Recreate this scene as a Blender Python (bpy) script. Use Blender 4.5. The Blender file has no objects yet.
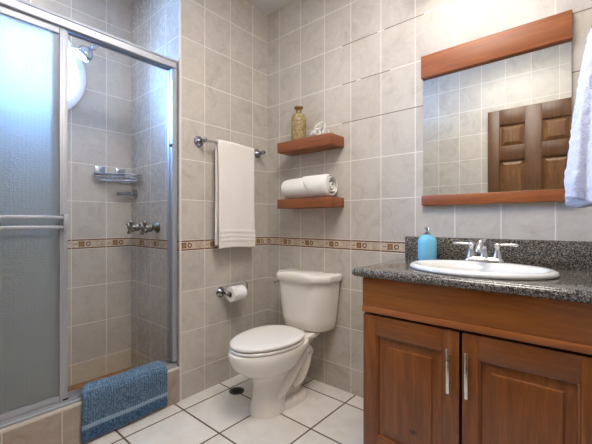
import bpy, bmesh, math, random
from mathutils import Vector, Matrix, noise
random.seed(7)
S = bpy.context.scene
COL = S.collection
PI = math.pi

# ------------------------------------------------------------------ camera, world, exposure
cam_d = bpy.data.cameras.new('camera')
cam = bpy.data.objects.new('camera', cam_d)
COL.objects.link(cam)
cam_d.sensor_width = 36.0
cam_d.lens = 36.0 * 339.4 / 592.0
cam_d.clip_start = 0.01
cam.location = (1.820, -1.810, 1.055)
cam.rotation_euler = (PI / 2, 0, math.atan2(0.6483, 0.7614))
S.camera = cam

world = bpy.data.worlds.new('daylight_sky')
S.world = world
world.use_nodes = True
WN = world.node_tree
bg = WN.nodes['Background']
bg.inputs[0].default_value = (0.24, 0.50, 1.0, 1)
bg.inputs[1].default_value = 118.0

# daylight enters only by the round shower window: a portal there tells the renderer where the sky is
pl = bpy.data.lights.new('window_portal', 'AREA')
pl.shape = 'SQUARE'
pl.size = 0.48
pl.cycles.is_portal = True
po = bpy.data.objects.new('window_portal', pl)
COL.objects.link(po)
po.location = (-0.80, -1.311, 1.97)
po.rotation_euler = (0, -PI / 2, 0)

VANITY_LAMP = 3.0      # emission of the three globes over the mirror
CEILING_FILL = 11.5     # emission of the unseen ceiling fill light, added for even brightness
SHOWER_FILL = 38.0      # emission of the fill light added over the shower to brighten its walls
vs = S.view_settings
vs.view_transform = 'Standard'
vs.look = 'None'
vs.exposure = 0.68
vs.gamma = 1.0
vs.use_curve_mapping = False


# ------------------------------------------------------------------ helpers
def lin(r, g, b):
    f = lambda c: (c / 255 / 12.92) if c / 255 <= 0.04045 else ((c / 255 + 0.055) / 1.055) ** 2.4
    return (f(r), f(g), f(b), 1)


OFF = {}


def obj(name, bm, mat, parent=None, smooth=True, angle=35, loc=None):
    """one mesh object; vertices are given in world space"""
    off = Vector(OFF[parent.name]) if parent is not None else Vector(loc if loc else (0, 0, 0))
    bmesh.ops.recalc_face_normals(bm, faces=bm.faces)
    bm.transform(Matrix.Translation(-off))
    me = bpy.data.meshes.new(name)
    bm.to_mesh(me)
    bm.free()
    me.materials.append(mat)
    if smooth:
        me.polygons.foreach_set('use_smooth', [True] * len(me.polygons))
        me.set_sharp_from_angle(angle=math.radians(angle))
    o = bpy.data.objects.new(name, me)
    COL.objects.link(o)
    if parent is not None:
        o.parent = parent
    else:
        o.location = off
    OFF[o.name] = tuple(off)
    return o


def thing(name, label, cat, loc, group=None):
    o = bpy.data.objects.new(name, None)
    o.empty_display_size = 0.05
    COL.objects.link(o)
    o.location = loc
    OFF[o.name] = tuple(loc)
    return tag(o, label, cat, group)


def tag(o, label, cat, group=None):
    o['label'] = label
    o['category'] = cat
    if group:
        o['group'] = group
    return o


def struct(name, bm, mat, parent=None, label=None, cat=None, **kw):
    o = obj(name, bm, mat, parent, **kw)
    if parent is None:
        o['kind'] = 'structure'
        if label:
            tag(o, label, cat)
    return o


def merge(bm, tmp):
    me = bpy.data.meshes.new('tmp')
    tmp.to_mesh(me)
    tmp.free()
    bm.from_mesh(me)
    bpy.data.meshes.remove(me)


def box(bm, x0, x1, y0, y1, z0, z1, bev=0, seg=2):
    t = bmesh.new()
    bmesh.ops.create_cube(t, size=1)
    bmesh.ops.scale(t, vec=(x1 - x0, y1 - y0, z1 - z0), verts=t.verts)
    bmesh.ops.translate(t, vec=((x0 + x1) / 2, (y0 + y1) / 2, (z0 + z1) / 2), verts=t.verts)
    if bev:
        bmesh.ops.bevel(t, geom=t.edges[:], offset=bev, segments=seg, profile=0.5, affect='EDGES')
    merge(bm, t)
    return bm


def B(*a, **k):
    return box(bmesh.new(), *a, **k)


def basis(d):
    d = Vector(d).normalized()
    u = Vector((0, 0, 1)) if abs(d.z) < 0.9 else Vector((1, 0, 0))
    a = d.cross(u).normalized()
    return d, a, a.cross(d).normalized()


def loft(bm, rings, cap0=True, cap1=True, closed=True):
    vs_ = [[bm.verts.new(p) for p in r] for r in rings]
    n = len(vs_[0])
    for i in range(len(vs_) - 1):
        for j in range(n if closed else n - 1):
            k = (j + 1) % n
            bm.faces.new((vs_[i][j], vs_[i][k], vs_[i + 1][k], vs_[i + 1][j]))
    if cap0:
        bm.faces.new(vs_[0][::-1])
    if cap1:
        bm.faces.new(vs_[-1])
    return bm


def lathe(bm, prof, org, d=(0, 0, 1), n=32, cap0=True, cap1=True):
    """prof: (radius, distance along d)"""
    d, a, b = basis(d)
    o = Vector(org)
    rings = []
    for r, h in prof:
        r = max(r, 1e-4)
        rings.append([o + d * h + (a * math.cos(t) + b * math.sin(t)) * r for t in [2 * PI * i / n for i in range(n)]])
    return loft(bm, rings, cap0, cap1)


def tube(bm, pts, r, n=12, closed=False):
    pts = [Vector(p) for p in pts]
    m = len(pts)
    rs = r if isinstance(r, (list, tuple)) else [r] * m
    rings = []
    prev = None
    for i, p in enumerate(pts):
        if closed:
            d = pts[(i + 1) % m] - pts[i - 1]
        else:
            d = pts[min(i + 1, m - 1)] - pts[max(i - 1, 0)]
        d.normalize()
        if prev is None:
            _, a, b = basis(d)
        else:
            a = (prev - d * prev.dot(d)).normalized()
            b = a.cross(d).normalized()
        prev = a
        rings.append([p + (a * math.cos(t) + b * math.sin(t)) * rs[i] for t in [2 * PI * k / n for k in range(n)]])
    if closed:
        vv = [[bm.verts.new(p) for p in q] for q in rings]
        for i in range(m):
            for j in range(n):
                k = (j + 1) % n
                i2 = (i + 1) % m
                bm.faces.new((vv[i][j], vv[i][k], vv[i2][k], vv[i2][j]))
        return bm
    return loft(bm, rings)


def smooth_path(ctrl, n=8):
    """Catmull-Rom through the points"""
    c = [Vector(p) for p in ctrl]
    c = [c[0] * 2 - c[1]] + c + [c[-1] * 2 - c[-2]]
    out = []
    for i in range(1, len(c) - 2):
        for k in range(n):
            t = k / n
            p0, p1, p2, p3 = c[i - 1:i + 3]
            out.append(0.5 * ((2 * p1) + (p2 - p0) * t + (2 * p0 - 5 * p1 + 4 * p2 - p3) * t * t + (3 * p1 - p0 - 3 * p2 + p3) * t ** 3))
    out.append(c[-2])
    return out


def ball(bm, c, r, sx=1, sy=1, sz=1, n=20):
    t = bmesh.new()
    bmesh.ops.create_uvsphere(t, u_segments=n, v_segments=n // 2 + 2, radius=r)
    bmesh.ops.scale(t, vec=(sx, sy, sz), verts=t.verts)
    bmesh.ops.translate(t, vec=c, verts=t.verts)
    merge(bm, t)
    return bm


def copy_thing(root, delta, label):
    r = root.copy()
    COL.objects.link(r)
    r.location = root.location + Vector(delta)
    r['label'] = label
    for ch in list(root.children):
        c = ch.copy()
        COL.objects.link(c)
        c.parent = r
        for g in list(ch.children):
            d = g.copy()
            COL.objects.link(d)
            d.parent = c
    return r


# ------------------------------------------------------------------ materials
class X:
    """shader math with operators"""

    def __init__(s, nt, sock):
        s.nt, s.s = nt, sock

    def _m(s, op, *o):
        n = s.nt.nodes.new('ShaderNodeMath')
        n.operation = op
        for i, v in enumerate((s,) + o):
            if isinstance(v, X):
                s.nt.links.new(v.s, n.inputs[i])
            else:
                n.inputs[i].default_value = v
        return X(s.nt, n.outputs[0])

    def __add__(s, o): return s._m('ADD', o)
    def __sub__(s, o): return s._m('SUBTRACT', o)
    def __mul__(s, o): return s._m('MULTIPLY', o)
    def __truediv__(s, o): return s._m('DIVIDE', o)
    def __gt__(s, o): return s._m('GREATER_THAN', o)
    def __lt__(s, o): return s._m('LESS_THAN', o)
    def floor(s): return s._m('FLOOR')
    def fract(s): return s._m('FRACT')
    def abs(s): return s._m('ABSOLUTE')
    def max(s, o): return s._m('MAXIMUM', o)
    def min(s, o): return s._m('MINIMUM', o)
    def sqrt(s): return s._m('SQRT')
    def sin(s): return s._m('SINE')
    def inv(s): return (s * -1.0) + 1.0
    def between(s, a, b): return (s > a) * (s < b)


class M:
    def __init__(s, name, rough=0.5, metal=0.0, color=(0.8, 0.8, 0.8, 1), spec=0.5):
        s.mat = bpy.data.materials.new(name)
        s.mat.use_nodes = True
        s.nt = s.mat.node_tree
        s.p = s.nt.nodes['Principled BSDF']
        s.p.inputs['Roughness'].default_value = rough
        s.p.inputs['Metallic'].default_value = metal
        s.p.inputs['Base Color'].default_value = color
        s.p.inputs['Specular IOR Level'].default_value = spec
        s.tc = s.nt.nodes.new('ShaderNodeTexCoord')

    def coord(s):
        n = s.nt.nodes.new('ShaderNodeSeparateXYZ')
        s.nt.links.new(s.tc.outputs['Object'], n.inputs[0])
        return [X(s.nt, n.outputs[i]) for i in range(3)]

    def noise(s, scale=5, detail=4, dist=0.0, rough=0.55, stretch=None, which='Object'):
        n = s.nt.nodes.new('ShaderNodeTexNoise')
        n.inputs['Scale'].default_value = scale
        n.inputs['Detail'].default_value = detail
        n.inputs['Roughness'].default_value = rough
        n.inputs['Distortion'].default_value = dist
        src = s.tc.outputs[which]
        if stretch:
            mp = s.nt.nodes.new('ShaderNodeMapping')
            mp.inputs['Scale'].default_value = stretch
            s.nt.links.new(src, mp.inputs[0])
            src = mp.outputs[0]
        s.nt.links.new(src, n.inputs['Vector'])
        return X(s.nt, n.outputs[0])

    def voronoi(s, scale, feature='F1', out='Distance', which='Object'):
        n = s.nt.nodes.new('ShaderNodeTexVoronoi')
        n.feature = feature
        n.inputs['Scale'].default_value = scale
        s.nt.links.new(s.tc.outputs[which], n.inputs['Vector'])
        return X(s.nt, n.outputs[out])

    def white(s, *xs):
        c = s.nt.nodes.new('ShaderNodeCombineXYZ')
        for i, v in enumerate(xs):
            s.nt.links.new(v.s, c.inputs[i])
        n = s.nt.nodes.new('ShaderNodeTexWhiteNoise')
        s.nt.links.new(c.outputs[0], n.inputs['Vector'])
        return X(s.nt, n.outputs['Value'])

    def ramp(s, fac, stops, interp='LINEAR'):
        n = s.nt.nodes.new('ShaderNodeValToRGB')
        n.color_ramp.interpolation = interp
        e = n.color_ramp.elements
        while len(e) < len(stops):
            e.new(0.5)
        for el, (pos, c) in zip(e, stops):
            el.position = pos
            el.color = c
        s.nt.links.new(fac.s, n.inputs[0])
        return X(s.nt, n.outputs[0])

    def mix(s, fac, a, b, mode='MIX'):
        n = s.nt.nodes.new('ShaderNodeMix')
        n.data_type = 'RGBA'
        n.blend_type = mode
        for i, v in ((0, fac), (6, a), (7, b)):
            if isinstance(v, X):
                s.nt.links.new(v.s, n.inputs[i])
            else:
                n.inputs[i].default_value = v
        return X(s.nt, n.outputs[2])

    def set(s, inp, x):
        s.nt.links.new(x.s, s.p.inputs[inp])
        return s

    def bump(s, h, strength=0.3, dist=0.01):
        n = s.nt.nodes.new('ShaderNodeBump')
        n.inputs['Strength'].default_value = strength
        n.inputs['Distance'].default_value = dist
        s.nt.links.new(h.s, n.inputs['Height'])
        s.nt.links.new(n.outputs[0], s.p.inputs['Normal'])
        return s


def tile_material(name, axis, u0, pu, base=(189, 181, 170), vein=(177, 167, 154), grout=(222, 215, 206), bottom_row=None, band=True, dark_rows=False, rows=True):
    m = M(name, rough=0.22, spec=0.25)
    c = m.coord()
    u, z = c['xyz'.index(axis)], c[2]
    pv = 0.2425
    gu = 0.0024
    fu = (u - u0) / pu
    cell_u = fu.floor()
    du = ((fu.fract() - 0.5).abs() - 0.5).abs() * pu               # distance to the nearest vertical joint
    up = z > 0.914
    zz = (z - 0.882) * (up.inv()) + (z - 0.946) * up
    fv = zz / pv
    cell_v = fv.floor()
    dv = ((fv.fract() - 0.5).abs() - 0.5).abs() * pv
    joint = (du < gu).max(dv < gu) if rows else (du < gu).max(z > 0.190)
    marble = m.noise(7, 6, 1.6, 0.6)
    fine = m.noise(38, 3, 0.5)
    rnd = m.white(cell_u, cell_v)
    f = (marble - 0.5) * 2.4 + (fine - 0.5) * 0.7 + 0.45
    col = m.ramp(f, [(0.0, lin(*[min(255, k + 7) for k in base])), (0.55, lin(*base)), (1.0, lin(*vein))])
    var = (rnd - 0.5) * 0.10 + 1.0
    cc = m.nt.nodes.new('ShaderNodeCombineColor')
    for i in range(3):
        m.nt.links.new(var.s, cc.inputs[i])
    col = m.mix(1.0, col, X(m.nt, cc.outputs[0]), 'MULTIPLY')
    if bottom_row:
        col = m.mix(z < 0.155, col, m.ramp(f, [(0.0, lin(*bottom_row)), (1.0, lin(*[k - 14 for k in bottom_row]))]))  # bottom tile row coloured warmer than the rows above
    gcol = lin(*grout)
    if dark_rows:
        # some of the upper horizontal joints on this wall have lost their grout and read dark
        lost = (dv < gu) * z.between(1.6, 2.2) * (u > 0.66) * (m.noise(3.1, 1) > 0.46)
        gcol = m.mix(lost, gcol, lin(120, 106, 92))
    col = m.mix(joint, col, gcol)
    if band:
        inb = z.between(0.882, 0.946)
        bf = (z - 0.914) / 0.032                                     # -1..1 up the border tile
        t = fu.fract()
        edge = bf.abs().between(0.70, 0.93)
        cream = m.ramp(m.noise(45, 4, 0.3), [(0.3, lin(178, 160, 138)), (0.7, lin(206, 190, 168))])
        sq = t.between(0.20, 0.36) * (bf.abs() < 0.52)
        sq_in = t.between(0.235, 0.325) * (bf.abs() < 0.30)
        dx = (t - 0.47) * (pu / 0.032)
        rr = (dx * dx + bf * bf).sqrt()
        ring = rr.between(0.26, 0.46)
        dash = (t.between(0.05, 0.16)) * (bf.abs() < 0.10) * (((t * 60.0).fract()) > 0.35)
        pane = t.between(0.70, 0.95) * (bf.abs() < 0.6) * (m.noise(260, 1) > 0.57)
        bc = cream
        bc = m.mix(sq, bc, lin(128, 92, 60))
        bc = m.mix(sq_in, bc, lin(150, 116, 80))
        bc = m.mix(ring.max(dash), bc, lin(98, 70, 52))
        bc = m.mix(pane, bc, lin(150, 128, 104))
        bc = m.mix(edge, bc, lin(112, 78, 60))
        vj = (du < gu)
        bc = m.mix(vj.max(bf.abs() > 0.95), bc, lin(196, 186, 172))
        col = m.mix(inb, col, bc)
    m.set('Base Color', col)
    m.set('Roughness', joint * 0.5 + 0.27 + (fine - 0.5) * 0.12)
    m.bump((joint.inv()) * 1.0 + marble * 0.06, 0.35, 0.0015)
    return m.mat


def wood(name, axis, a, b, rough=0.32, scale=1.0, knots=False):
    m = M(name, rough=rough)
    st = {'x': (1.2, 16, 16), 'y': (16, 1.2, 16), 'z': (16, 16, 1.2)}[axis]
    n1 = m.noise(2.2 * scale, 6, 1.2, 0.6, st)
    n2 = m.noise(14 * scale, 3, 0.2, 0.6, st)
    f = n1 * 0.75 + n2 * 0.25
    col = m.ramp(f, [(0.30, lin(*b)), (0.52, lin(*[(p + q) / 2 for p, q in zip(a, b)])), (0.70, lin(*a))])
    if knots:
        c = m.coord()
        kx, kz = (c[0] + 0.172) / 0.020, (c[2] - 0.250) / 0.014
        k = ((kx * kx + kz * kz).sqrt() + (n2 - 0.5) * 0.9)
        col = m.mix(m.ramp(k, [(0.25, (1, 1, 1, 1)), (1.2, (0, 0, 0, 1))]), col, lin(52, 28, 16))
    m.set('Base Color', col)
    m.bump(f, 0.08, 0.002)
    return m.mat


MAT = {}
MAT['wall_left'] = tile_material('glazed_tile_left', 'y', -0.154, 0.2015)
MAT['wall_back'] = tile_material('glazed_tile_back', 'x', 0.121, 0.2005, dark_rows=True)
MAT['wall_front'] = tile_material('glazed_tile_front', 'x', 0.05, 0.2005)
MAT['wall_right'] = tile_material('glazed_tile_right', 'y', -0.1, 0.2015)
BOTTOM_ROW = (200, 189, 168)
MAT['shower_back'] = tile_material('glazed_tile_shower_back', 'y', -0.896, 0.205, bottom_row=BOTTOM_ROW)
MAT['shower_side'] = tile_material('glazed_tile_shower_side', 'x', -0.355, 0.193, bottom_row=BOTTOM_ROW)
MAT['shower_end'] = tile_material('glazed_tile_shower_end', 'x', -0.355, 0.193, bottom_row=BOTTOM_ROW)
MAT['curb'] = tile_material('curb_tile', 'y', -1.323, 0.2105, base=(166, 150, 138), vein=(150, 132, 120), grout=(200, 190, 176), band=False, rows=False)

m = M('floor_tile', rough=0.28)
c = m.coord()
pf = 0.325
fx, fy = (c[0] - 0.105) / pf, (c[1] + 0.118) / pf
d = ((fx.fract() - 0.5).abs() - 0.5).abs().min(((fy.fract() - 0.5).abs() - 0.5).abs()) * pf
jn = d < 0.0048
mb = m.noise(6, 6, 1.2)
rn = m.white(fx.floor(), fy.floor())
fc = m.ramp(mb + (rn - 0.5) * 0.3, [(0.25, lin(234, 229, 221)), (0.75, lin(217, 210, 199))])
m.set('Base Color', m.mix(jn, fc, lin(96, 78, 62)))
m.set('Roughness', jn * 0.5 + 0.26)
m.bump(jn.inv() + mb * 0.05, 0.4, 0.002)
MAT['floor'] = m.mat

m = M('shower_floor_tile', rough=0.4)
c = m.coord()
fx, fy = (c[0] + 0.03) / 0.15, c[1] / 0.15
d = ((fx.fract() - 0.5).abs() - 0.5).abs().min(((fy.fract() - 0.5).abs() - 0.5).abs()) * 0.15
m.set('Base Color', m.mix(d < 0.002, m.ramp(m.noise(9, 5, 1), [(0.3, lin(158, 112, 70)), (0.7, lin(132, 90, 54))]), lin(110, 80, 55)))
MAT['shower_floor'] = m.mat

m = M('ceiling_paint', rough=0.8, color=lin(214, 210, 206))
m.bump(m.noise(120, 2), 0.05, 0.002)
MAT['ceiling'] = m.mat
MAT['white_trim'] = M('white_edge_trim', rough=0.35, color=lin(216, 210, 202)).mat
MAT['window_paint'] = M('white_window_paint', rough=0.3, color=lin(232, 236, 240)).mat

m = M('porcelain', rough=0.10, color=lin(236, 230, 219), spec=0.6)
MAT['porcelain'] = m.mat
MAT['porcelain_sink'] = M('porcelain_sink', rough=0.08, color=lin(226, 222, 213), spec=0.6).mat
MAT['seat'] = M('toilet_seat_plastic', rough=0.22, color=lin(236, 230, 221)).mat
MAT['chrome'] = M('chrome', rough=0.12, metal=1, color=(0.62, 0.63, 0.66, 1)).mat
MAT['grey_chrome'] = M('greyed_chrome', rough=0.16, metal=1, color=(0.36, 0.37, 0.41, 1)).mat
MAT['nickel'] = M('brushed_nickel', rough=0.24, metal=1, color=(0.72, 0.70, 0.67, 1)).mat
MAT['old_brass'] = M('worn_dark_nickel', rough=0.28, metal=1, color=(0.24, 0.225, 0.19, 1)).mat
m = M('satin_aluminium', rough=0.5, metal=0.75, color=(0.46, 0.47, 0.50, 1))
m.bump(m.noise(300, 2, 0, 0.5, (0.02, 0.02, 1)), 0.03, 0.001)
MAT['alu'] = m.mat
MAT['rubber'] = M('black_rubber', rough=0.7, color=lin(38, 38, 42)).mat
MAT['drain_metal'] = M('tarnished_drain_metal', rough=0.45, metal=0.6, color=lin(88, 84, 78)).mat
MAT['dark_hole'] = M('drain_slot', rough=0.9, color=lin(22, 20, 18)).mat

MAT['shelf_wood'] = wood('reddish_shelf_wood', 'x', (156, 89, 46), (110, 58, 27), 0.5)
MAT['rail_wood'] = wood('orange_rail_wood', 'x', (168, 95, 42), (122, 62, 25), 0.45)
MAT['cab_wood_x'] = wood('cabinet_wood_level_grain', 'x', (178, 106, 44), (126, 68, 22), 0.30)
MAT['cab_wood_z'] = wood('cabinet_wood_upright_grain', 'z', (154, 90, 40), (102, 54, 20), 0.30, knots=True)
MAT['cab_wood_y'] = wood('cabinet_wood_rail_grain', 'x', (156, 91, 40), (106, 56, 21), 0.30)
MAT['bead_wood'] = wood('cabinet_bead_wood', 'x', (180, 108, 52), (138, 74, 32), 0.32)
MAT['door_wood'] = wood('varnished_door_wood', 'z', (112, 71, 34), (68, 41, 18), 0.4)
MAT['door_panel'] = wood('varnished_door_panel', 'z', (142, 100, 56), (80, 49, 23), 0.4, 1.6)
MAT['shadow_wood'] = M('cabinet_gap_shade', rough=0.8, color=lin(40, 24, 14)).mat

m = M('speckled_granite', rough=0.12, spec=0.55)
v1 = m.voronoi(330, out='Color')
n1 = m.noise(120, 5, 0.6, 0.7)
bw = m.nt.nodes.new('ShaderNodeRGBToBW')
m.nt.links.new(v1.s, bw.inputs[0])
f = X(m.nt, bw.outputs[0]) * 0.62 + n1 * 0.5
col = m.ramp(f, [(0.34, lin(26, 25, 24)), (0.50, lin(64, 60, 55)), (0.62, lin(106, 98, 88)), (0.75, lin(152, 141, 127)), (0.95, lin(192, 181, 166))])
m.set('Base Color', col)
MAT['granite'] = m.mat

# frosted shower glass, pressed with a small grid
mt = bpy.data.materials.new('patterned_frosted_glass')
mt.use_nodes = True
nt = mt.node_tree
for n in list(nt.nodes):
    nt.nodes.remove(n)
out = nt.nodes.new('ShaderNodeOutputMaterial')
rf = nt.nodes.new('ShaderNodeBsdfRefraction')
rf.inputs['Color'].default_value = (0.90, 0.94, 0.95, 1)
rf.inputs['Roughness'].default_value = 0.36
rf.inputs['IOR'].default_value = 1.35
tl = nt.nodes.new('ShaderNodeBsdfTranslucent')
tl.inputs['Color'].default_value = (0.72, 0.76, 0.78, 1)
df = nt.nodes.new('ShaderNodeBsdfDiffuse')
df.inputs['Color'].default_value = (0.66, 0.68, 0.67, 1)
gl = nt.nodes.new('ShaderNodeBsdfGlossy')
gl.inputs['Roughness'].default_value = 0.3
m1, m2, m3 = (nt.nodes.new('ShaderNodeMixShader') for _ in range(3))
m1.inputs[0].default_value = 0.22
m2.inputs[0].default_value = 0.16
m3.inputs[0].default_value = 0.05
rf2 = nt.nodes.new('ShaderNodeBsdfRefraction')
rf2.inputs['Color'].default_value = (0.90, 0.94, 0.95, 1)
rf2.inputs['Roughness'].default_value = 0.62
rf2.inputs['IOR'].default_value = 1.45
m0 = nt.nodes.new('ShaderNodeMixShader')
m0.inputs[0].default_value = 0.5
nt.links.new(rf.outputs[0], m0.inputs[1]); nt.links.new(rf2.outputs[0], m0.inputs[2])
nt.links.new(m0.outputs[0], m1.inputs[1]); nt.links.new(tl.outputs[0], m1.inputs[2])
nt.links.new(m1.outputs[0], m2.inputs[1]); nt.links.new(df.outputs[0], m2.inputs[2])
nt.links.new(m2.outputs[0], m3.inputs[1]); nt.links.new(gl.outputs[0], m3.inputs[2])
nt.links.new(m3.outputs[0], out.inputs[0])
tc = nt.nodes.new('ShaderNodeTexCoord')
sp = nt.nodes.new('ShaderNodeSeparateXYZ')
nt.links.new(tc.outputs['Object'], sp.inputs[0])
bp = nt.nodes.new('ShaderNodeBump')
bp.inputs['Strength'].default_value = 0.8
bp.inputs['Distance'].default_value = 0.0015
nz = nt.nodes.new('ShaderNodeTexNoise')
nz.inputs['Scale'].default_value = 90
nt.links.new(tc.outputs['Object'], nz.inputs['Vector'])
ty, tz_ = X(nt, sp.outputs[1]) / 0.0145, X(nt, sp.outputs[2]) / 0.0125
line = ((ty + (X(nt, nz.outputs[0]) - 0.5) * 0.25).fract() < 0.22).max((tz_ + (X(nt, nz.outputs[0]) - 0.5) * 0.25).fract() < 0.22)
cc_ = nt.nodes.new('ShaderNodeCombineXYZ')
nt.links.new(ty.floor().s, cc_.inputs[0]); nt.links.new(tz_.floor().s, cc_.inputs[1])
wn_ = nt.nodes.new('ShaderNodeTexWhiteNoise')
nt.links.new(cc_.outputs[0], wn_.inputs['Vector'])
dfac = line * 0.20 + X(nt, wn_.outputs['Value']) * 0.08 + 0.03
nt.links.new(dfac.s, m2.inputs[0])
hgt = line * 0.5 + X(nt, nz.outputs[0]) * 1.6
nt.links.new(hgt.s, bp.inputs['Height'])
for n in (rf, rf2, df, gl):
    nt.links.new(bp.outputs[0], n.inputs['Normal'])
MAT['frosted'] = mt

# clear window pane: passes light straight through with a faint reflection
mt = bpy.data.materials.new('clear_window_pane')
mt.use_nodes = True
nt = mt.node_tree
for n in list(nt.nodes):
    nt.nodes.remove(n)
out = nt.nodes.new('ShaderNodeOutputMaterial')
tr = nt.nodes.new('ShaderNodeBsdfTransparent')
tr.inputs[0].default_value = (0.94, 0.97, 1.0, 1)
gl = nt.nodes.new('ShaderNodeBsdfGlossy')
gl.inputs['Roughness'].default_value = 0.05
mx = nt.nodes.new('ShaderNodeMixShader')
mx.inputs[0].default_value = 0.06
nt.links.new(tr.outputs[0], mx.inputs[1]); nt.links.new(gl.outputs[0], mx.inputs[2]); nt.links.new(mx.outputs[0], out.inputs[0])
MAT['pane'] = mt

MAT['mirror'] = M('mirror_silver', rough=0.0, metal=1, color=(0.78, 0.80, 0.79, 1)).mat
MAT['mirror_edge'] = M('mirror_glass_edge', rough=0.2, color=lin(120, 135, 130)).mat


def terry(name, a, b, scale=260, strength=0.6, sheen=0.3):
    m = M(name, rough=0.95, spec=0.1)
    n = m.noise(scale, 3, 0.2, 0.7)
    m.set('Base Color', m.ramp(n, [(0.3, lin(*b)), (0.7, lin(*a))]))
    m.p.inputs['Sheen Weight'].default_value = sheen
    m.bump(n, strength, 0.004)
    return m.mat


MAT['towel'] = terry('cream_terry', (242, 236, 228), (224, 217, 208))
MAT['towel_white'] = terry('white_terry', (240, 237, 231), (222, 218, 211))
MAT['towel_cool'] = terry('thick_white_terry', (222, 225, 238), (196, 200, 220), 150, 1.0)
m = M('blue_chenille', rough=0.95, spec=0.1)
c = m.coord()
stripe = c[2].between(0.076, 0.096) * (c[0] > 0.0)
n = m.noise(120, 2, 0.0, 0.8) * 2.2 - 0.6
wear = m.noise(14, 3, 0.5)
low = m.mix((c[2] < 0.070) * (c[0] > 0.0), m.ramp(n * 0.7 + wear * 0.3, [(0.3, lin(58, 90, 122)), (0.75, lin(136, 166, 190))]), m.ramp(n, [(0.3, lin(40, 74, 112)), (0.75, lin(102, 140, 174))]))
m.set('Base Color', m.mix(stripe, low, lin(168, 190, 210)))
m.p.inputs['Sheen Weight'].default_value = 0.3
m.bump(n, 0.6, 0.004)
MAT['mat'] = m.mat
m = M('tissue_paper', rough=0.9, color=lin(240, 238, 234), spec=0.2)
m.bump(m.noise(220, 2), 0.15, 0.002)
MAT['tissue'] = m.mat
MAT['card'] = M('cardboard_core', rough=0.9, color=lin(140, 108, 78)).mat

m = M('amber_hammered_glass', rough=0.16, color=lin(196, 160, 84), spec=0.6)
m.p.inputs['Transmission Weight'].default_value = 0.3
m.p.inputs['IOR'].default_value = 1.35
vv = m.voronoi(85, 'SMOOTH_F1')
m.set('Base Color', m.ramp(vv, [(0.1, lin(200, 180, 134)), (0.6, lin(152, 130, 84))]))
m.bump(vv, 0.7, 0.006)
MAT['amber'] = m.mat
MAT['amber_dark'] = M('amber_glass_neck', rough=0.18, color=lin(120, 90, 42), spec=0.6).mat
m = M('aqua_soap_bottle', rough=0.24, color=lin(122, 196, 226), spec=0.5)
m.p.inputs['Subsurface Weight'].default_value = 0.15
m.p.inputs['Subsurface Radius'].default_value = (0.01, 0.02, 0.03)
MAT['aqua'] = m.mat


def emit(name, col, strength):
    m = M(name, rough=0.4, color=(0.9, 0.9, 0.9, 1))
    m.p.inputs['Emission Color'].default_value = col
    m.p.inputs['Emission Strength'].default_value = strength
    return m.mat


MAT['globe'] = emit('lit_opal_globe', (1.0, 0.86, 0.68, 1), VANITY_LAMP)
MAT['shower_fill'] = emit('shower_fill_glow', (1.0, 0.95, 0.88, 1), SHOWER_FILL)
MAT['ceil_fill'] = emit('ceiling_fill_glow', (1.0, 0.94, 0.86, 1), CEILING_FILL)

# ------------------------------------------------------------------ the room
H = 2.614
RX, FY, SX = 1.90, -1.90, -0.64
SY = -0.73
struct('floor', B(-0.0, RX + 0.1, FY - 0.1, 0.1, -0.1, 0.0), MAT['floor'], smooth=False)
struct('ceiling', B(SX - 0.3, RX + 0.1, FY - 0.1, 0.1, H, H + 0.1), MAT['ceiling'], smooth=False)
struct('wall_back', B(0.0, RX + 0.1, 0.0, 0.1, -0.1, H), MAT['wall_back'], smooth=False)
struct('wall_left', B(-0.10, 0.0, SY + 0.006, 0.1, -0.1, H), MAT['wall_left'], smooth=False)
struct('wall_right', B(RX, RX + 0.1, FY, 0.0, -0.1, H), MAT['wall_right'], smooth=False)
struct('wall_front', B(0.0, RX + 0.1, FY - 0.1, FY, -0.1, H), MAT['wall_front'], smooth=False)
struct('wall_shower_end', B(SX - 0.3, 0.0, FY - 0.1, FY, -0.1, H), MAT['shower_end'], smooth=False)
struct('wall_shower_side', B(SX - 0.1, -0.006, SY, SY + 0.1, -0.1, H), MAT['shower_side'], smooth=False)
struct('trim_1', B(-0.007, 0.004, SY - 0.003, SY + 0.009, 0.0, H - 0.001, bev=0.0025), MAT['white_trim'])
struct('shower_floor', B(SX, -0.10, FY, SY, -0.08, 0.025), MAT['shower_floor'], smooth=False)
struct('shower_curb', B(-0.112, 0.006, FY, SY - 0.003, -0.05, 0.200, bev=0.003), MAT['curb'], smooth=False)

# back wall of the shower with the round window opening
WY, WZ, WR = -1.311, 1.97, 0.275
bm = bmesh.new()
NS = 64
inn, mid = [], []
y0, y1, z0, z1 = FY - 0.1, SY + 0.1, -0.1, H
for i in range(NS):
    a = 2 * PI * i / NS
    cy, cz = math.cos(a), math.sin(a)
    inn.append(Vector((SX, WY + WR * cy, WZ + WR * cz)))
    k = min(((y1 - WY) if cy > 0 else (WY - y0)) / max(abs(cy), 1e-6), ((z1 - WZ) if cz > 0 else (WZ - z0)) / max(abs(cz), 1e-6))
    mid.append(Vector((SX, WY + k * cy, WZ + k * cz)))
for (yy, zz) in ((y0, z0), (y0, z1), (y1, z0), (y1, z1)):     # pull the nearest outline point into each corner
    i = min(range(NS), key=lambda q: (mid[q] - Vector((SX, yy, zz))).length)
    mid[i] = Vector((SX, yy, zz))
bk = [p + Vector((-0.3, 0, 0)) for p in mid]
bi = [p + Vector((-0.3, 0, 0)) for p in inn]
loft(bm, [inn, mid, bk, bi, inn], False, False)
bmesh.ops.remove_doubles(bm, verts=bm.verts, dist=1e-5)
struct('wall_shower_back', bm, MAT['shower_back'], smooth=False)

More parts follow.
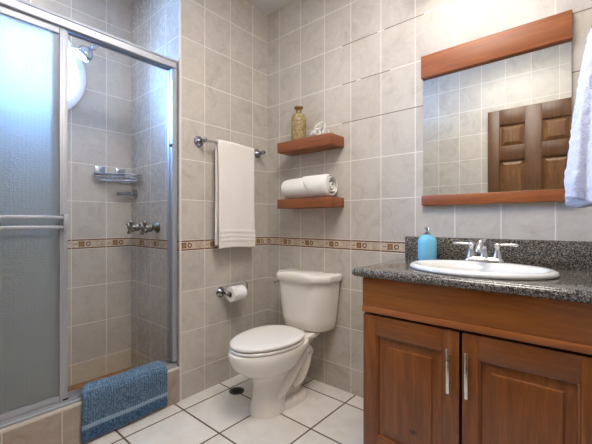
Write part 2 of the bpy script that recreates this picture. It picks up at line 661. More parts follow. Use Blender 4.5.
# round window: moulded white ring, inner ring, pane, in the depth of the wall
win = lathe(bmesh.new(), [(0.290, 0.0), (0.288, 0.016), (0.270, 0.022), (0.246, 0.018), (0.232, -0.004), (0.222, -0.055), (0.190, -0.07), (0.186, -0.11), (0.274, -0.12), (0.274, 0.0), (0.290, 0.0)],
            (SX, WY, WZ), (1, 0, 0), 64, False, False)
bmesh.ops.remove_doubles(win, verts=win.verts, dist=1e-5)
w1 = struct('window_1', win, MAT['window_paint'], label='round white porthole window high on the shower wall', cat='window')
struct('window_pane', lathe(bmesh.new(), [(0.188, -0.093), (0.188, -0.087)], (SX, WY, WZ), (1, 0, 0), 48), MAT['pane'], w1)

# the room's door, seen in the mirror
DX0, DX1, DH = 1.114, 1.829, 2.10
cw = 0.096
pan = [(DX0 + cw, DX0 + cw + 0.20), (DX1 - cw - 0.20, DX1 - cw)]
rows = [(1.754, 1.956), (1.03, 1.628), (0.22, 0.86)]
bm = bmesh.new()
yb, yf = FY, FY + 0.034
for (a, b) in ((DX0, pan[0][0]), (pan[0][1], pan[1][0]), (pan[1][1], DX1)):
    box(bm, a, b, yb, yf, 0.0, DH, bev=0.003)
for (a, b) in pan:
    for (za, zb) in ((0, rows[2][0]), (rows[2][1], rows[1][0]), (rows[1][1], rows[0][0]), (rows[0][1], DH)):
        box(bm, a - 0.001, b + 0.001, yb, yf - 0.001, za, zb, bev=0.003)
d1 = struct('door_1', bm, MAT['door_wood'], label='dark varnished six panel door reflected in the mirror', cat='door')
for (a, b) in pan:
    for (za, zb) in rows:
        bm = bmesh.new()
        box(bm, a, b, yb, yf - 0.022, za, zb)
        r0 = [(a + .012, za + .012), (b - .012, za + .012), (b - .012, zb - .012), (a + .012, zb - .012)]
        r1 = [(a + .042, za + .042), (b - .042, za + .042), (b - .042, zb - .042), (a + .042, zb - .042)]
        loft(bm, [[Vector((p, yf - 0.022, q)) for p, q in r0], [Vector((p, yf - 0.006, q)) for p, q in r1]], False, True)
        struct('door_panel', bm, MAT['door_panel'], d1, smooth=False)
bm = lathe(bmesh.new(), [(0.028, 0.0), (0.028, 0.006), (0.012, 0.010), (0.012, 0.03), (0.026, 0.036), (0.028, 0.05), (0.016, 0.062), (0.0, 0.064)], (DX0 + 0.055, yf, 1.0), (0, 1, 0), 24)
struct('door_knob', bm, MAT['nickel'], d1)

# ------------------------------------------------------------------ mirror lamp and two added fill lights (all outside the frame)
LX, LY = 1.30, -1.03
t = thing('ceiling_fill_light', 'added round fill light on the ceiling over the middle of the room', 'lamp', (LX, LY, H))
obj('fill_base', lathe(bmesh.new(), [(0.44, 0.0), (0.44, -0.03), (0.40, -0.035)], (LX, LY, H), (0, 0, 1)), MAT['alu'], t)
obj('fill_diffuser', lathe(bmesh.new(), [(0.42, -0.034), (0.42, -0.05), (0.36, -0.08), (0.20, -0.095), (0.0, -0.1)], (LX, LY, H), (0, 0, 1)), MAT['ceil_fill'], t)

QX, QY = -0.34, -1.50
t = thing('shower_fill_light', 'added small round fill light in the ceiling over the shower', 'lamp', (QX, QY, H))
obj('fill_rim', lathe(bmesh.new(), [(0.10, 0.0), (0.10, -0.008), (0.085, -0.012), (0.082, 0.0)], (QX, QY, H), (0, 0, 1), cap0=False, cap1=False), MAT['alu'], t)
obj('fill_diffuser', lathe(bmesh.new(), [(0.083, -0.003), (0.083, -0.006), (0.0, -0.007)], (QX, QY, H), (0, 0, 1)), MAT['shower_fill'], t)

t = thing('vanity_lamp', 'three globe wall lamp on the tiles above the mirror', 'lamp', (1.37, 0, 2.36))
obj('wall_plate', B(1.10, 1.64, -0.022, 0.0, 2.33, 2.40, bev=0.006), MAT['nickel'], t)
for gx in (1.17, 1.37, 1.57):
    s_ = obj('lamp_arm', tube(bmesh.new(), smooth_path([(gx, -0.02, 2.365), (gx, -0.11, 2.395), (gx, -0.16, 2.38), (gx, -0.16, 2.345)], 5), 0.009), MAT['nickel'], t)
    obj('globe', ball(bmesh.new(), (gx, -0.16, 2.30), 0.055), MAT['globe'], t)

# ------------------------------------------------------------------ shower enclosure
t = thing('shower_enclosure_frame', 'satin aluminium header, wall channel and bottom track framing the shower opening', 'shower frame', (-0.05, -1.3, 0.20))
prof = [(-0.024, 1.962), (-0.022, 1.966), (-0.022, 1.982), (-0.027, 1.985), (-0.027, 1.999), (-0.022, 2.002), (-0.024, 2.012), (-0.083, 2.012), (-0.086, 2.008), (-0.086, 1.962), (-0.080, 1.959), (-0.079, 1.975),
        (-0.058, 1.975), (-0.057, 1.961), (-0.053, 1.961), (-0.052, 1.975), (-0.031, 1.975), (-0.030, 1.959)]
bm = loft(bmesh.new(), [[Vector((x, FY + 0.002, z)) for x, z in prof], [Vector((x, SY - 0.006, z)) for x, z in prof]])
obj('header_rail', bm, MAT['alu'], t, angle=20)
prof = [(-0.014, 0.2005), (-0.014, 0.208), (-0.024, 0.2105), (-0.027, 0.222), (-0.031, 0.222), (-0.033, 0.211), (-0.053, 0.211), (-0.054, 0.226), (-0.058, 0.226), (-0.059, 0.211), (-0.080, 0.211), (-0.082, 0.232), (-0.086, 0.232), (-0.086, 0.2005)]
bm = loft(bmesh.new(), [[Vector((x, FY + 0.002, z)) for x, z in prof], [Vector((x, SY - 0.006, z)) for x, z in prof]])
obj('bottom_track', bm, MAT['alu'], t, angle=20)
prof = [(-0.022, SY - 0.0045), (-0.022, SY - 0.030), (-0.027, SY - 0.033), (-0.050, SY - 0.033), (-0.051, SY - 0.016), (-0.058, SY - 0.016), (-0.059, SY - 0.033), (-0.083, SY - 0.033), (-0.086, SY - 0.030), (-0.086, SY - 0.0045)]
bm = loft(bmesh.new(), [[Vector((x, y, 0.232)) for x, y in prof], [Vector((x, y, 1.958)) for x, y in prof]])
obj('wall_channel', bm, MAT['alu'], t, angle=20)
obj('door_bumper', B(-0.050, -0.028, SY - 0.041, SY - 0.034, 1.50, 1.515, bev=0.002), MAT['rubber'], t)


def screen(xc, ya, yb, label, bars):
    t = thing('sliding_shower_screen', label, 'shower screen', (xc, (ya + yb) / 2, 0.212))
    zb, zt, w = 0.2165 if bars else 0.2165, 1.957, 0.033
    bm = bmesh.new()
    h = 0.0095
    for (a, b) in ((ya, ya + w), (yb - w, yb)):
        box(bm, xc - h, xc + h, a, b, zb, zt, bev=0.003)
        box(bm, xc - h - 0.002, xc + h + 0.002, a + 0.010, b - 0.010, zb + 0.012, zt - 0.004, bev=0.0015)
    box(bm, xc - h, xc + h, ya + w, yb - w, zt - 0.030, zt, bev=0.003)
    box(bm, xc - h, xc + h, ya + w, yb - w, zb, zb + 0.034, bev=0.003)
    obj('screen_frame', bm, MAT['alu'], t)
    obj('glass_sheet', B(xc - 0.0025, xc + 0.0025, ya + w - 0.004, yb - w + 0.004, zb + 0.03, zt - 0.026), MAT['frosted'], t, smooth=False)
    if bars:
        bm = bmesh.new()
        for z in (1.031, 1.076):
            box(bm, xc + 0.030, xc + 0.042, ya + 0.004, yb - 0.004, z - 0.0075, z + 0.0075, bev=0.003)
        tb = obj('towel_rail', bm, MAT['alu'], t)
        for y in (ya + 0.016, yb - 0.016):
            box_ = bmesh.new()
            box(box_, xc + h, xc + 0.046, y - 0.011, y + 0.011, 1.016, 1.091, bev=0.004)
            obj('rail_bracket', box_, MAT['alu'], tb)
        obj('corner_guide', B(xc + 0.0, xc + 0.0125, yb - 0.020, yb + 0.002, zb - 0.0005, zb + 0.012, bev=0.002), MAT['rubber'], t)
    return t


screen(-0.0425, FY + 0.012, -1.290, 'frosted glass shower screen with double towel rail, nearest to the room', True)
screen(-0.0690, FY + 0.012, -1.312, 'frosted glass shower screen slid behind the one with the towel rail', False)

# ------------------------------------------------------------------ shower fittings
hx = -0.45
t = thing('overhead_shower', 'chrome shower head on a short bent arm under the header rail', 'shower head', (hx, SY, 2.09))
obj('wall_flange', lathe(bmesh.new(), [(0.030, 0), (0.029, 0.006), (0.014, 0.012)], (hx, SY, 2.17), (0, -1, 0), 24), MAT['chrome'], t)
obj('shower_arm', tube(bmesh.new(), smooth_path([(hx, SY - 0.004, 2.17), (hx, SY - 0.12, 2.185), (hx, SY - 0.24, 2.165), (hx, SY - 0.308, 2.120)], 6), 0.0105), MAT['chrome'], t)
hd = Vector((0.0, -0.62, -0.78)).normalized()
hp = Vector((hx, SY - 0.305, 2.122))
obj('head_body', lathe(bmesh.new(), [(0.013, 0.0), (0.019, 0.006), (0.020, 0.018), (0.014, 0.026), (0.016, 0.036), (0.034, 0.052), (0.044, 0.068), (0.046, 0.084), (0.045, 0.098), (0.040, 0.104)], hp, hd, 28), MAT['chrome'], t)
obj('spray_face', lathe(bmesh.new(), [(0.040, 0.1035), (0.036, 0.108), (0.020, 0.110), (0.0, 0.1105)], hp, hd, 28), MAT['drain_metal'], t)
o_ = obj('spray_lever', tube(bmesh.new(), [hp + hd * 0.085 + Vector((-0.02, -0.03, 0.02)), hp + hd * 0.085 + Vector((-0.03, -0.062, 0.03))], 0.009, 10), MAT['chrome'], t)


def cross_valve(x, z, label):
    t = thing('shower_tap', label, 'tap', (x, SY, z), 'cross handle shower taps')
    obj('escutcheon', lathe(bmesh.new(), [(0.034, 0), (0.034, 0.006), (0.026, 0.014), (0.016, 0.020), (0.014, 0.028)], (x, SY, z), (0, -1, 0), 28), MAT['old_brass'], t)
    obj('valve_body', lathe(bmesh.new(), [(0.013, 0.026), (0.018, 0.030), (0.026, 0.040), (0.028, 0.050), (0.025, 0.060), (0.016, 0.068), (0.013, 0.082)], (x, SY, z), (0, -1, 0), 24), MAT['old_brass'], t)
    bm = lathe(bmesh.new(), [(0.013, 0.078), (0.017, 0.082), (0.017, 0.100), (0.012, 0.106), (0.0, 0.108)], (x, SY, z), (0, -1, 0), 20)
    for k in range(4):
        a = PI / 4 + k * PI / 2 + 0.25
        dv = Vector((math.cos(a), 0, math.sin(a)))
        p = Vector((x, SY - 0.091, z))
        tube(bm, [p + dv * 0.012, p + dv * 0.030, p + dv * 0.038, p + dv * 0.045, p + dv * 0.049], [0.008, 0.0075, 0.0115, 0.0115, 0.006], 10)
    obj('cross_handle', bm, MAT['old_brass'], t)
    return t


v1 = cross_valve(-0.262, 1.020, 'dark cross handled shower tap nearer the wall channel, wall plate showing')
copy_thing(v1, (-0.186, 0, 0), 'dark cross handled shower tap nearer the shower corner, partly behind its twin')
t = thing('shower_diverter', 'small single lever valve above the shower taps', 'valve', (-0.575, SY, 1.251))
obj('escutcheon', lathe(bmesh.new(), [(0.036, 0), (0.035, 0.006), (0.028, 0.012), (0.012, 0.016), (0.011, 0.030)], (-0.575, SY, 1.251), (0, -1, 0), 28), MAT['grey_chrome'], t)
obj('lever', tube(bmesh.new(), [(-0.575, SY - 0.026, 1.251), (-0.575, SY - 0.045, 1.251), (-0.575, SY - 0.08, 1.247), (-0.575, SY - 0.122, 1.243)], [0.012, 0.012, 0.010, 0.012], 12), MAT['grey_chrome'], t)

# corner wire basket held by two square plates
t = thing('corner_basket', 'chrome wire corner basket on square plates in the shower corner', 'basket', (SX, SY, 1.36))
for ya in (-0.936, -0.807):
    obj('suction_plate', B(SX + 0.0005, SX + 0.008, ya - 0.031, ya + 0.031, 1.374, 1.424, bev=0.003), MAT['chrome'], t)
bm = bmesh.new()


def corner_loop(z, k=1.0):
    a = [(SX + 0.012, SY - 0.010), (SX + 0.012, SY - 0.24 * k)]
    arc = [(SX + 0.012 + 0.035, SY - 0.25 * k), (SX + 0.10, SY - 0.16), (SX + 0.17 * k, SY - 0.055), (SX + 0.175 * k, SY - 0.010)]
    pts = smooth_path([(x, y, z) for x, y in a[1:] + arc], 6)
    return [Vector((a[0][0], a[0][1], z))] + pts


for z, r in ((1.372, 0.0055), (1.352, 0.0028), (1.330, 0.0045)):
    tube(bm, corner_loop(z, 1.0 if z > 1.34 else 0.95), r, 8, True)
obj('wire_rim', bm, MAT['chrome'], t)
bm = bmesh.new()
for i in range(9):
    y = SY - 0.03 - i * 0.023
    xe = SX + 0.012 + max(0.05, 0.165 - abs(y - SY) * 0.62)
    tube(bm, [(SX + 0.012, y, 1.352), (SX + 0.012, y, 1.330), (xe, y, 1.330), (xe, y, 1.352)], 0.0018, 6)
obj('wire_base', bm, MAT['chrome'], t)

# ------------------------------------------------------------------ toilet
TX = 0.452


def egg(z, yf, yb, w, nf=2.0, nb=2.6, n=48, split=0.42, x0=TX):
    """outline round the axis x0: front tip yf (toward the room), back yb, half width w"""
    ym = yb + (yf - yb) * split
    out = []
    for i in range(n):
        a = 2 * PI * i / n
        s, c_ = math.sin(a), math.cos(a)
        e = nf if c_ > 0 else nb
        sx = math.copysign(abs(s) ** (2 / e), s)
        cy = math.copysign(abs(c_) ** (2 / e), c_)
        y = ym + (yf - ym) * cy if c_ > 0 else ym - (yb - ym) * cy
        out.append(Vector((x0 + w * sx, y, z)))
    return out


t = thing('toilet', 'white two piece toilet with closed lid against the tiled back wall', 'toilet', (TX, -0.35, 0))
bm = bmesh.new()
# bowl and front column
loft(bm, [egg(0.0, -0.566, -0.34, 0.094, 2.0, 2.4, split=0.5), egg(0.018, -0.566, -0.34, 0.094, 2.0, 2.4, split=0.5), egg(0.04, -0.560, -0.335, 0.088, 2, 2.4, split=0.5), egg(0.10, -0.550, -0.325, 0.080, split=0.5), egg(0.16, -0.547, -0.30, 0.079, split=0.5),
          egg(0.195, -0.556, -0.30, 0.088), egg(0.218, -0.584, -0.305, 0.108), egg(0.240, -0.622, -0.30, 0.132), egg(0.265, -0.658, -0.28, 0.152),
          egg(0.295, -0.683, -0.25, 0.166), egg(0.330, -0.696, -0.215, 0.174), egg(0.360, -0.699, -0.19, 0.176), egg(0.368, -0.692, -0.195, 0.172)])
# rear foot with its ledge
loft(bm, [egg(0.0, -0.50, -0.165, 0.104, 2, 2.6), egg(0.026, -0.50, -0.165, 0.104, 2, 2.6), egg(0.036, -0.49, -0.172, 0.094, 2, 2.6)])
# rear web and deck under the tank
loft(bm, [egg(0.03, -0.46, -0.19, 0.052, 2.5, 3), egg(0.16, -0.46, -0.16, 0.050, 2.5, 3), egg(0.26, -0.46, -0.12, 0.060, 2.5, 3), egg(0.33, -0.46, -0.06, 0.085, 2.5, 4), egg(0.350, -0.46, -0.045, 0.115, 2.5, 4), egg(0.370, -0.45, -0.042, 0.118, 2.5, 4), egg(0.377, -0.24, -0.046, 0.112, 3, 4)])
for s in (-1, 1):
    xx = TX + s * 0.052
    tube(bm, smooth_path([(xx, -0.455, 0.07), (xx + s * .014, -0.40, 0.115), (xx + s * .020, -0.33, 0.195), (xx + s * .022, -0.265, 0.262), (xx + s * .016, -0.20, 0.285), (xx, -0.14, 0.25)], 6),
         [0.030 + 0.013 * math.sin(PI * i / 30) for i in range(31)], 16)
    tube(bm, smooth_path([(xx, -0.30, 0.09), (xx + s * .012, -0.25, 0.13), (xx + s * .014, -0.20, 0.19), (xx + s * .004, -0.155, 0.25)], 6), [0.026 + 0.010 * math.sin(PI * i / 18) for i in range(19)], 14)
obj('bowl', bm, MAT['porcelain'], t, angle=50)
for s in (-1, 1):
    obj('bolt_cap', lathe(bmesh.new(), [(0.016, 0.024), (0.0155, 0.040), (0.012, 0.048), (0.0, 0.051)], (TX + s * 0.088, -0.315, 0), (0, 0, 1), 18), MAT['porcelain'], t)
bm = loft(bmesh.new(), [egg(0.371, -0.682, -0.232, 0.168, 2, 2.3), egg(0.374, -0.689, -0.228, 0.172, 2, 2.3), egg(0.383, -0.689, -0.228, 0.172, 2, 2.3), egg(0.387, -0.684, -0.231, 0.168, 2, 2.3)])
obj('seat', bm, MAT['seat'], t)
bm = loft(bmesh.new(), [egg(0.391, -0.680, -0.233, 0.167, 2, 2.3), egg(0.394, -0.688, -0.228, 0.172, 2, 2.3), egg(0.403, -0.689, -0.227, 0.173, 2, 2.3), egg(0.409, -0.685, -0.231, 0.168, 2, 2.3),
                        egg(0.4115, -0.671, -0.243, 0.155, 2, 2.3), egg(0.413, -0.630, -0.28, 0.122, 2, 2.3), egg(0.4135, -0.55, -0.36, 0.058, 2, 2)])
obj('seat_lid', bm, MAT['seat'], t, angle=60)
for s in (-1, 1):
    obj('seat_hinge', B(TX + s * 0.055 - 0.020, TX + s * 0.055 + 0.020, -0.246, -0.212, 0.376, 0.401, bev=0.008, seg=3), MAT['seat'], t)


def tank_ring(z, w, yf, yb, ch, inset=0.0, rc=0.045):
    """plan of the tank: front corners cut across"""
    w -= inset
    yf += inset
    pts = [(-w, yb), (-w, yf + ch[1]), (-w + ch[0], yf), (w - ch[0], yf), (w, yf + ch[1]), (w, yb)]
    out = []
    for i, (x, y) in enumerate(pts):                          # round each corner a little
        p = Vector((TKX + x, y, z))
        a = Vector((TKX + pts[i - 1][0], pts[i - 1][1], z))
        b = Vector((TKX + pts[(i + 1) % 6][0], pts[(i + 1) % 6][1], z))
        r = rc if 0 < i < 5 else 0.006
        ia, ib = p + (a - p).normalized() * r, p + (b - p).normalized() * r
        for k in range(5):
            u = k / 4
            out.append(ia * (1 - u) ** 2 + p * 2 * u * (1 - u) + ib * u * u)
    return out


CH = (0.075, 0.085)
CL = (0.084, 0.095)
TKX = TX - 0.004
bm = loft(bmesh.new(), [tank_ring(0.378, 0.150, -0.150, -0.045, (0.05, 0.06), rc=0.02), tank_ring(0.383, 0.170, -0.176, -0.035, (0.06, 0.07)), tank_ring(0.397, 0.180, -0.192, -0.03, CH), tank_ring(0.45, 0.187, -0.201, -0.026, CH), tank_ring(0.56, 0.197, -0.211, -0.02, CH), tank_ring(0.685, 0.205, -0.219, -0.014, CH)])
obj('tank', bm, MAT['porcelain'], t, angle=40)
bm = loft(bmesh.new(), [tank_ring(0.686, 0.214, -0.229, -0.012, CL, rc=0.008), tank_ring(0.689, 0.217, -0.233, -0.010, CL, rc=0.008), tank_ring(0.722, 0.218, -0.234, -0.010, CL, rc=0.008), tank_ring(0.729, 0.215, -0.231, -0.011, CL, rc=0.008),
                        tank_ring(0.732, 0.207, -0.223, -0.016, CL, rc=0.008), tank_ring(0.734, 0.10, -0.14, -0.07, (0.03, 0.03), rc=0.004)])
tl_ = obj('tank_lid', bm, MAT['porcelain'], t, angle=60)
# the raised bow across the front of the lid
bow = []
for i in range(25):
    u = -1 + i / 12
    x = TKX + 0.132 * u
    e = max(0.0, 1 - u * u) ** 0.8
    bow.append([Vector((x, -0.2330, 0.712)), Vector((x, -0.2330 - 0.002 * e, 0.720 + 0.013 * e)), Vector((x, -0.228, 0.726 + 0.015 * e)), Vector((x, -0.205, 0.7305 + 0.014 * e)), Vector((x, -0.13, 0.7315 + 0.009 * e)), Vector((x, -0.03, 0.7325))])
bm = loft(bmesh.new(), bow)
obj('lid_bow', bm, MAT['porcelain'], tl_, angle=60)
bm = lathe(bmesh.new(), [(0.013, 0.0), (0.013, 0.006), (0.008, 0.010), (0.008, 0.016)], (TX - 0.204, -0.10, 0.655), (-1, 0, 0), 16)
tube(bm, [(TX - 0.222, -0.10, 0.655), (TX - 0.224, -0.13, 0.653), (TX - 0.224, -0.165, 0.648)], [0.006, 0.006, 0.008], 10)
obj('flush_lever', bm, MAT['chrome'], t)

# floor drain beside the toilet
dx, dy = 0.165, -0.437
t = thing('floor_drain', 'round dark metal drain grate in the floor tiles beside the toilet', 'drain', (dx, dy, 0))
obj('drain_ring', lathe(bmesh.new(), [(0.047, 0.0), (0.047, 0.003), (0.038, 0.005), (0.036, 0.003)], (dx, dy, 0), (0, 0, 1), 32), MAT['drain_metal'], t)
bm = bmesh.new()
for k in range(-2, 3):
    L = math.sqrt(0.032 ** 2 - (k * 0.012) ** 2)
    box(bm, dx - L, dx + L, dy + k * 0.012 - 0.0032, dy + k * 0.012 + 0.0032, 0.0032, 0.0048)
obj('drain_slots', bm, MAT['dark_hole'], t)

# ------------------------------------------------------------------ towel bar and towel on the left wall
BZ, BX = 1.552, 0.066
t = thing('towel_bar', 'chrome towel bar with round wall flanges on the left tiled wall', 'towel bar', (0, -0.355, BZ))
for y in (-0.603, -0.112):
    obj('wall_flange', lathe(bmesh.new(), [(0.034, 0.0), (0.034, 0.005), (0.030, 0.010), (0.024, 0.011), (0.019, 0.016), (0.010, 0.022), (0.009, 0.045), (0.013, 0.052), (0.0155, 0.062), (0.014, 0.074), (0.008, 0.082), (0.0, 0.084)], (0, y, BZ), (1, 0, 0), 28), MAT['grey_chrome'], t)
obj('bar', tube(bmesh.new(), [(BX, -0.602, BZ), (BX, -0.113, BZ)], 0.007, 14), MAT['chrome'], t)


def drape(profile, ya, yb, ny, fn):
    """sheet following profile (x,z) across y; fn(x,z,s,v) gives a shift"""
    acc = [0]
    for a, b in zip(profile, profile[1:]):
        acc.append(acc[-1] + math.hypot(b[0] - a[0], b[1] - a[1]))
    bm = bmesh.new()
    g = []
    for j in range(ny + 1):
        v = j / ny
        row = []
        for (x, z), s in zip(profile, acc):
            row.append(bm.verts.new(fn(x, ya + (yb - ya) * v, z, s / acc[-1], v)))
        g.append(row)
    for j in range(ny):
        for i in range(len(profile) - 1):
            bm.faces.new((g[j][i], g[j][i + 1], g[j + 1][i + 1], g[j + 1][i]))
    return bm


def solid(o, th, sub=1, off=0.0):
    m_ = o.modifiers.new('thickness', 'SOLIDIFY')
    m_.thickness = th
    m_.offset = off
    if sub:
        s_ = o.modifiers.new('soften', 'SUBSURF')
        s_.levels = sub
        s_.render_levels = sub


R_ = 0.0135
prof = [(BX - R_, 0.905 + (BZ - 0.905) * i / 22) for i in range(22)]
prof += [(BX - R_ * math.cos(a), BZ + R_ * math.sin(a)) for a in [PI * i / 8 for i in range(9)]]
prof += [(BX + R_, BZ - (BZ - 0.888) * i / 90) for i in range(1, 91)]


def towel_fn(x, y, z, s, v):
    front = s > 0.5
    k = max(0.0, (BZ - z) / 0.66)
    dx_ = 0.004 * math.sin(v * 7 + 1.0) * k + 0.003 * noise.noise(Vector((y * 9, z * 5, s * 3)))
    if front:
        dx_ += 0.005 * k
        for zc in (0.992, 0.962, 0.938):                              # two raised hem bands
            dx_ += 0.0055 * math.exp(-((z - zc) / 0.007) ** 2)
    else:
        dx_ -= 0.003 * k
        y -= 0.004 * (1 - v) * min(1, k * 1.6)                # the back layer hangs out a little to the side
    y += 0.005 * math.sin(z * 9) * (v - 0.5)
    return (x + dx_, y, z + 0.004 * math.sin(v * 5))


bm = drape(prof, -0.514, -0.214, 34, towel_fn)
o = obj('hanging_towel', bm, MAT['towel'], None, angle=180, loc=(BX, -0.37, BZ))
solid(o, 0.012)
tag(o, 'cream bath towel folded over the chrome bar on the left wall', 'towel')

# ------------------------------------------------------------------ toilet roll and holder
py, pz = -0.440, 0.597
t = thing('toilet_paper_holder', 'chrome toilet roll holder on the left wall', 'toilet roll holder', (0, py, pz))
obj('wall_flange', lathe(bmesh.new(), [(0.034, 0.0), (0.034, 0.005), (0.030, 0.010), (0.024, 0.011), (0.019, 0.016), (0.010, 0.022), (0.009, 0.062), (0.013, 0.068), (0.014, 0.080), (0.008, 0.088), (0.0, 0.09)], (0, py, pz), (1, 0, 0), 28), MAT['grey_chrome'], t)
obj('roll_arm', tube(bmesh.new(), [(0.074, py, pz), (0.074, py + 0.15, pz)], 0.007, 12), MAT['chrome'], t)
obj('arm_tip', tube(bmesh.new(), smooth_path([(0.074, py + 0.15, pz), (0.074, py + 0.165, pz + 0.010), (0.074, py + 0.166, pz + 0.035), (0.074, py + 0.158, pz + 0.053)], 4), 0.006, 10), MAT['chrome'], t)
ry0, ry1 = py + 0.022, py + 0.128
t = thing('toilet_roll', 'white toilet paper roll on the chrome holder beside the toilet', 'toilet roll', (0.074, py + 0.075, pz - 0.010))
rz = pz - 0.0115
obj('paper', lathe(bmesh.new(), [(0.020, 0.0), (0.046, 0.0), (0.048, 0.002), (0.048, ry1 - ry0 - 0.002), (0.046, ry1 - ry0), (0.020, ry1 - ry0), (0.020, 0.0)], (0.074, ry0, rz), (0, 1, 0), 40, False, False), MAT['tissue'], t)
obj('core', lathe(bmesh.new(), [(0.0186, 0.001), (0.0200, 0.001), (0.0200, ry1 - ry0 - 0.001), (0.0186, ry1 - ry0 - 0.001), (0.0186, 0.001)], (0.074, ry0, rz), (0, 1, 0), 32, False, False), MAT['card'], t)
bm = bmesh.new()
pts = []
for i in range(9):
    a = math.radians(150 - i * 14)
    pts.append((0.074 + 0.0492 * math.cos(a), rz + 0.0492 * math.sin(a)))
rows_ = []
for k, (x, z) in enumerate(pts):
    f = k / 8
    rows_.append([bm.verts.new((x, ry0 + 0.002, z)), bm.verts.new((x, ry0 + 0.002 + (ry1 - ry0 - 0.004) * (1 - f * 0.75), z))])
for k in range(8):
    bm.faces.new((rows_[k][0], rows_[k + 1][0], rows_[k + 1][1], rows_[k][1]))
o = obj('folded_end', bm, MAT['tissue'], t)
solid(o, 0.0012, 0)

# ------------------------------------------------------------------ shelves and what stands on them
sh0, sh1, shd = 0.237, 0.674, -0.148
for zb, zt, lab in ((1.520, 1.586, 'reddish wooden floating shelf carrying the amber bottle, upper of the pair'), (1.145, 1.206, 'reddish wooden floating shelf carrying the big rolled towel, lower of the pair')):
    o = obj('floating_shelf', B(sh0, sh1, shd, -0.0005, zb, zt, bev=0.003), MAT['shelf_wood'], None, loc=(sh0, 0, zb))
    tag(o, lab, 'shelf', 'wooden shelves over the toilet')
ST = 1.586
bx, by = 0.372, -0.082
t = thing('glass_bottle', 'amber hammered glass bottle with narrow neck on the upper shelf', 'bottle', (bx, by, ST))
obj('bottle_body', lathe(bmesh.new(), [(0.040, 0.0005), (0.048, 0.004), (0.050, 0.012), (0.050, 0.145), (0.048, 0.160), (0.041, 0.174), (0.030, 0.183), (0.022, 0.188)], (bx, by, ST), n=40), MAT['amber'], t)
obj('bottle_neck', lathe(bmesh.new(), [(0.022, 0.186), (0.0195, 0.192), (0.0195, 0.213), (0.021, 0.217), (0.029, 0.221), (0.031, 0.226), (0.030, 0.232), (0.026, 0.234), (0.017, 0.234), (0.016, 0.20)], (bx, by, ST), n=32), MAT['amber_dark'], t)


def roll(c, axis, r, L, turns, th):
    """a cloth rolled up: spiral strip of real thickness"""
    d, a, b = basis(axis)
    c = Vector(c)
    n = int(turns * 22)
    bm = bmesh.new()
    loops = []
    for i in range(n + 1):
        f = i / n
        ang = f * turns * 2 * PI + 2.2
        rr = r * (0.10 + 0.90 * min(1.0, f * turns / (turns - 0.9)))
        e = a * math.cos(ang) + b * math.sin(ang)
        row = []
        for j in range(9):
            u = j / 8 - 0.5
            bulge = 1 - 0.10 * (abs(u) * 2) ** 6 + 0.02 * noise.noise(Vector((f * 9, u * 4, r * 50)))
            row.append(bm.verts.new(c + d * (u * L + 0.006 * math.sin(ang * 1.3) * u) + e * rr * bulge))
        loops.append(row)
    for i in range(n):
        for j in range(8):
            bm.faces.new((loops[i][j], loops[i + 1][j], loops[i + 1][j + 1], loops[i][j + 1]))
    return bm


def rolled(name, c, axis, r, L, turns, label, cat, group=None):
    th = r / turns * 0.62
    o = obj(name, roll(c, axis, r - th / 2, L, turns, th), MAT['towel_white'], None, angle=180, loc=c)
    solid(o, th, 1)
    return tag(o, label, cat, group)


ax = (0.84, -0.54, 0)
WT = ST + 0.0265
rolled('rolled_washcloth', (0.522, -0.100, WT), ax, 0.0255, 0.095, 2.5, 'small rolled white washcloth on the upper shelf, nearest to the amber bottle', 'washcloth', 'rolled washcloths')
rolled('rolled_washcloth', (0.556, -0.056, WT), ax, 0.0255, 0.095, 2.5, 'small rolled white washcloth on the upper shelf, nearest to the shelf end', 'washcloth', 'rolled washcloths')
rolled('rolled_washcloth', (0.541, -0.077, WT + 0.0445), ax, 0.0255, 0.095, 2.5, 'small rolled white washcloth resting on top of the other two', 'washcloth', 'rolled washcloths')
c0 = (0.452, -0.080, 1.2760)
t = thing('rolled_towel', 'large rolled white bath towel lying on the lower shelf', 'towel', c0)
th = 0.0105
o = obj('towel_roll', roll(c0, (1, 0, 0), 0.0640, 0.385, 3.5, th), MAT['towel_white'], t, angle=180)
solid(o, th, 1)
# the outer corner of the towel, wrapped slantwise round the roll
bm = bmesh.new()
g = []
for i in range(21):
    a = math.radians(250 - i * 10)                             # from under the front up over the top
    row = []
    x_edge = -0.030 + 0.190 * (i / 20 - 0.35)
    for j in range(9):
        x = -x_edge * 0.9 + (0.186 + x_edge * 0.9) * j / 8
        rr = 0.0735 - 0.003 * (1 if j == 0 else 0) - 0.006 * max(0, (j - 7))
        row.append(bm.verts.new((c0[0] + x, c0[1] + rr * math.cos(a), c0[2] + rr * math.sin(a) + 0.0015)))
    g.append(row)
for i in range(20):
    for j in range(8):
        if min(v.co.z for v in (g[i][j], g[i + 1][j])) > 1.2085:
            bm.faces.new((g[i][j], g[i + 1][j], g[i + 1][j + 1], g[i][j + 1]))
for v in [v for v in bm.verts if not v.link_faces]:
    bm.verts.remove(v)
o = obj('wrapped_corner', bm, MAT['towel_white'], t, angle=180)
solid(o, 0.004, 1)

# ------------------------------------------------------------------ mirror
t = thing('mirror', 'wall mirror between two orange wooden rails above the vanity', 'mirror', (1.47, 0, 1.14))
obj('mirror_glass', B(1.170, 1.778, -0.012, -0.003, 1.17, 1.83), MAT['mirror'], t, smooth=False)
obj('top_rail', B(1.165, 1.781, -0.032, -0.0005, 1.805, 1.921, bev=0.002), MAT['rail_wood'], t)
obj('bottom_rail', B(1.167, 1.781, -0.030, -0.0005, 1.141, 1.192, bev=0.002), MAT['rail_wood'], t)

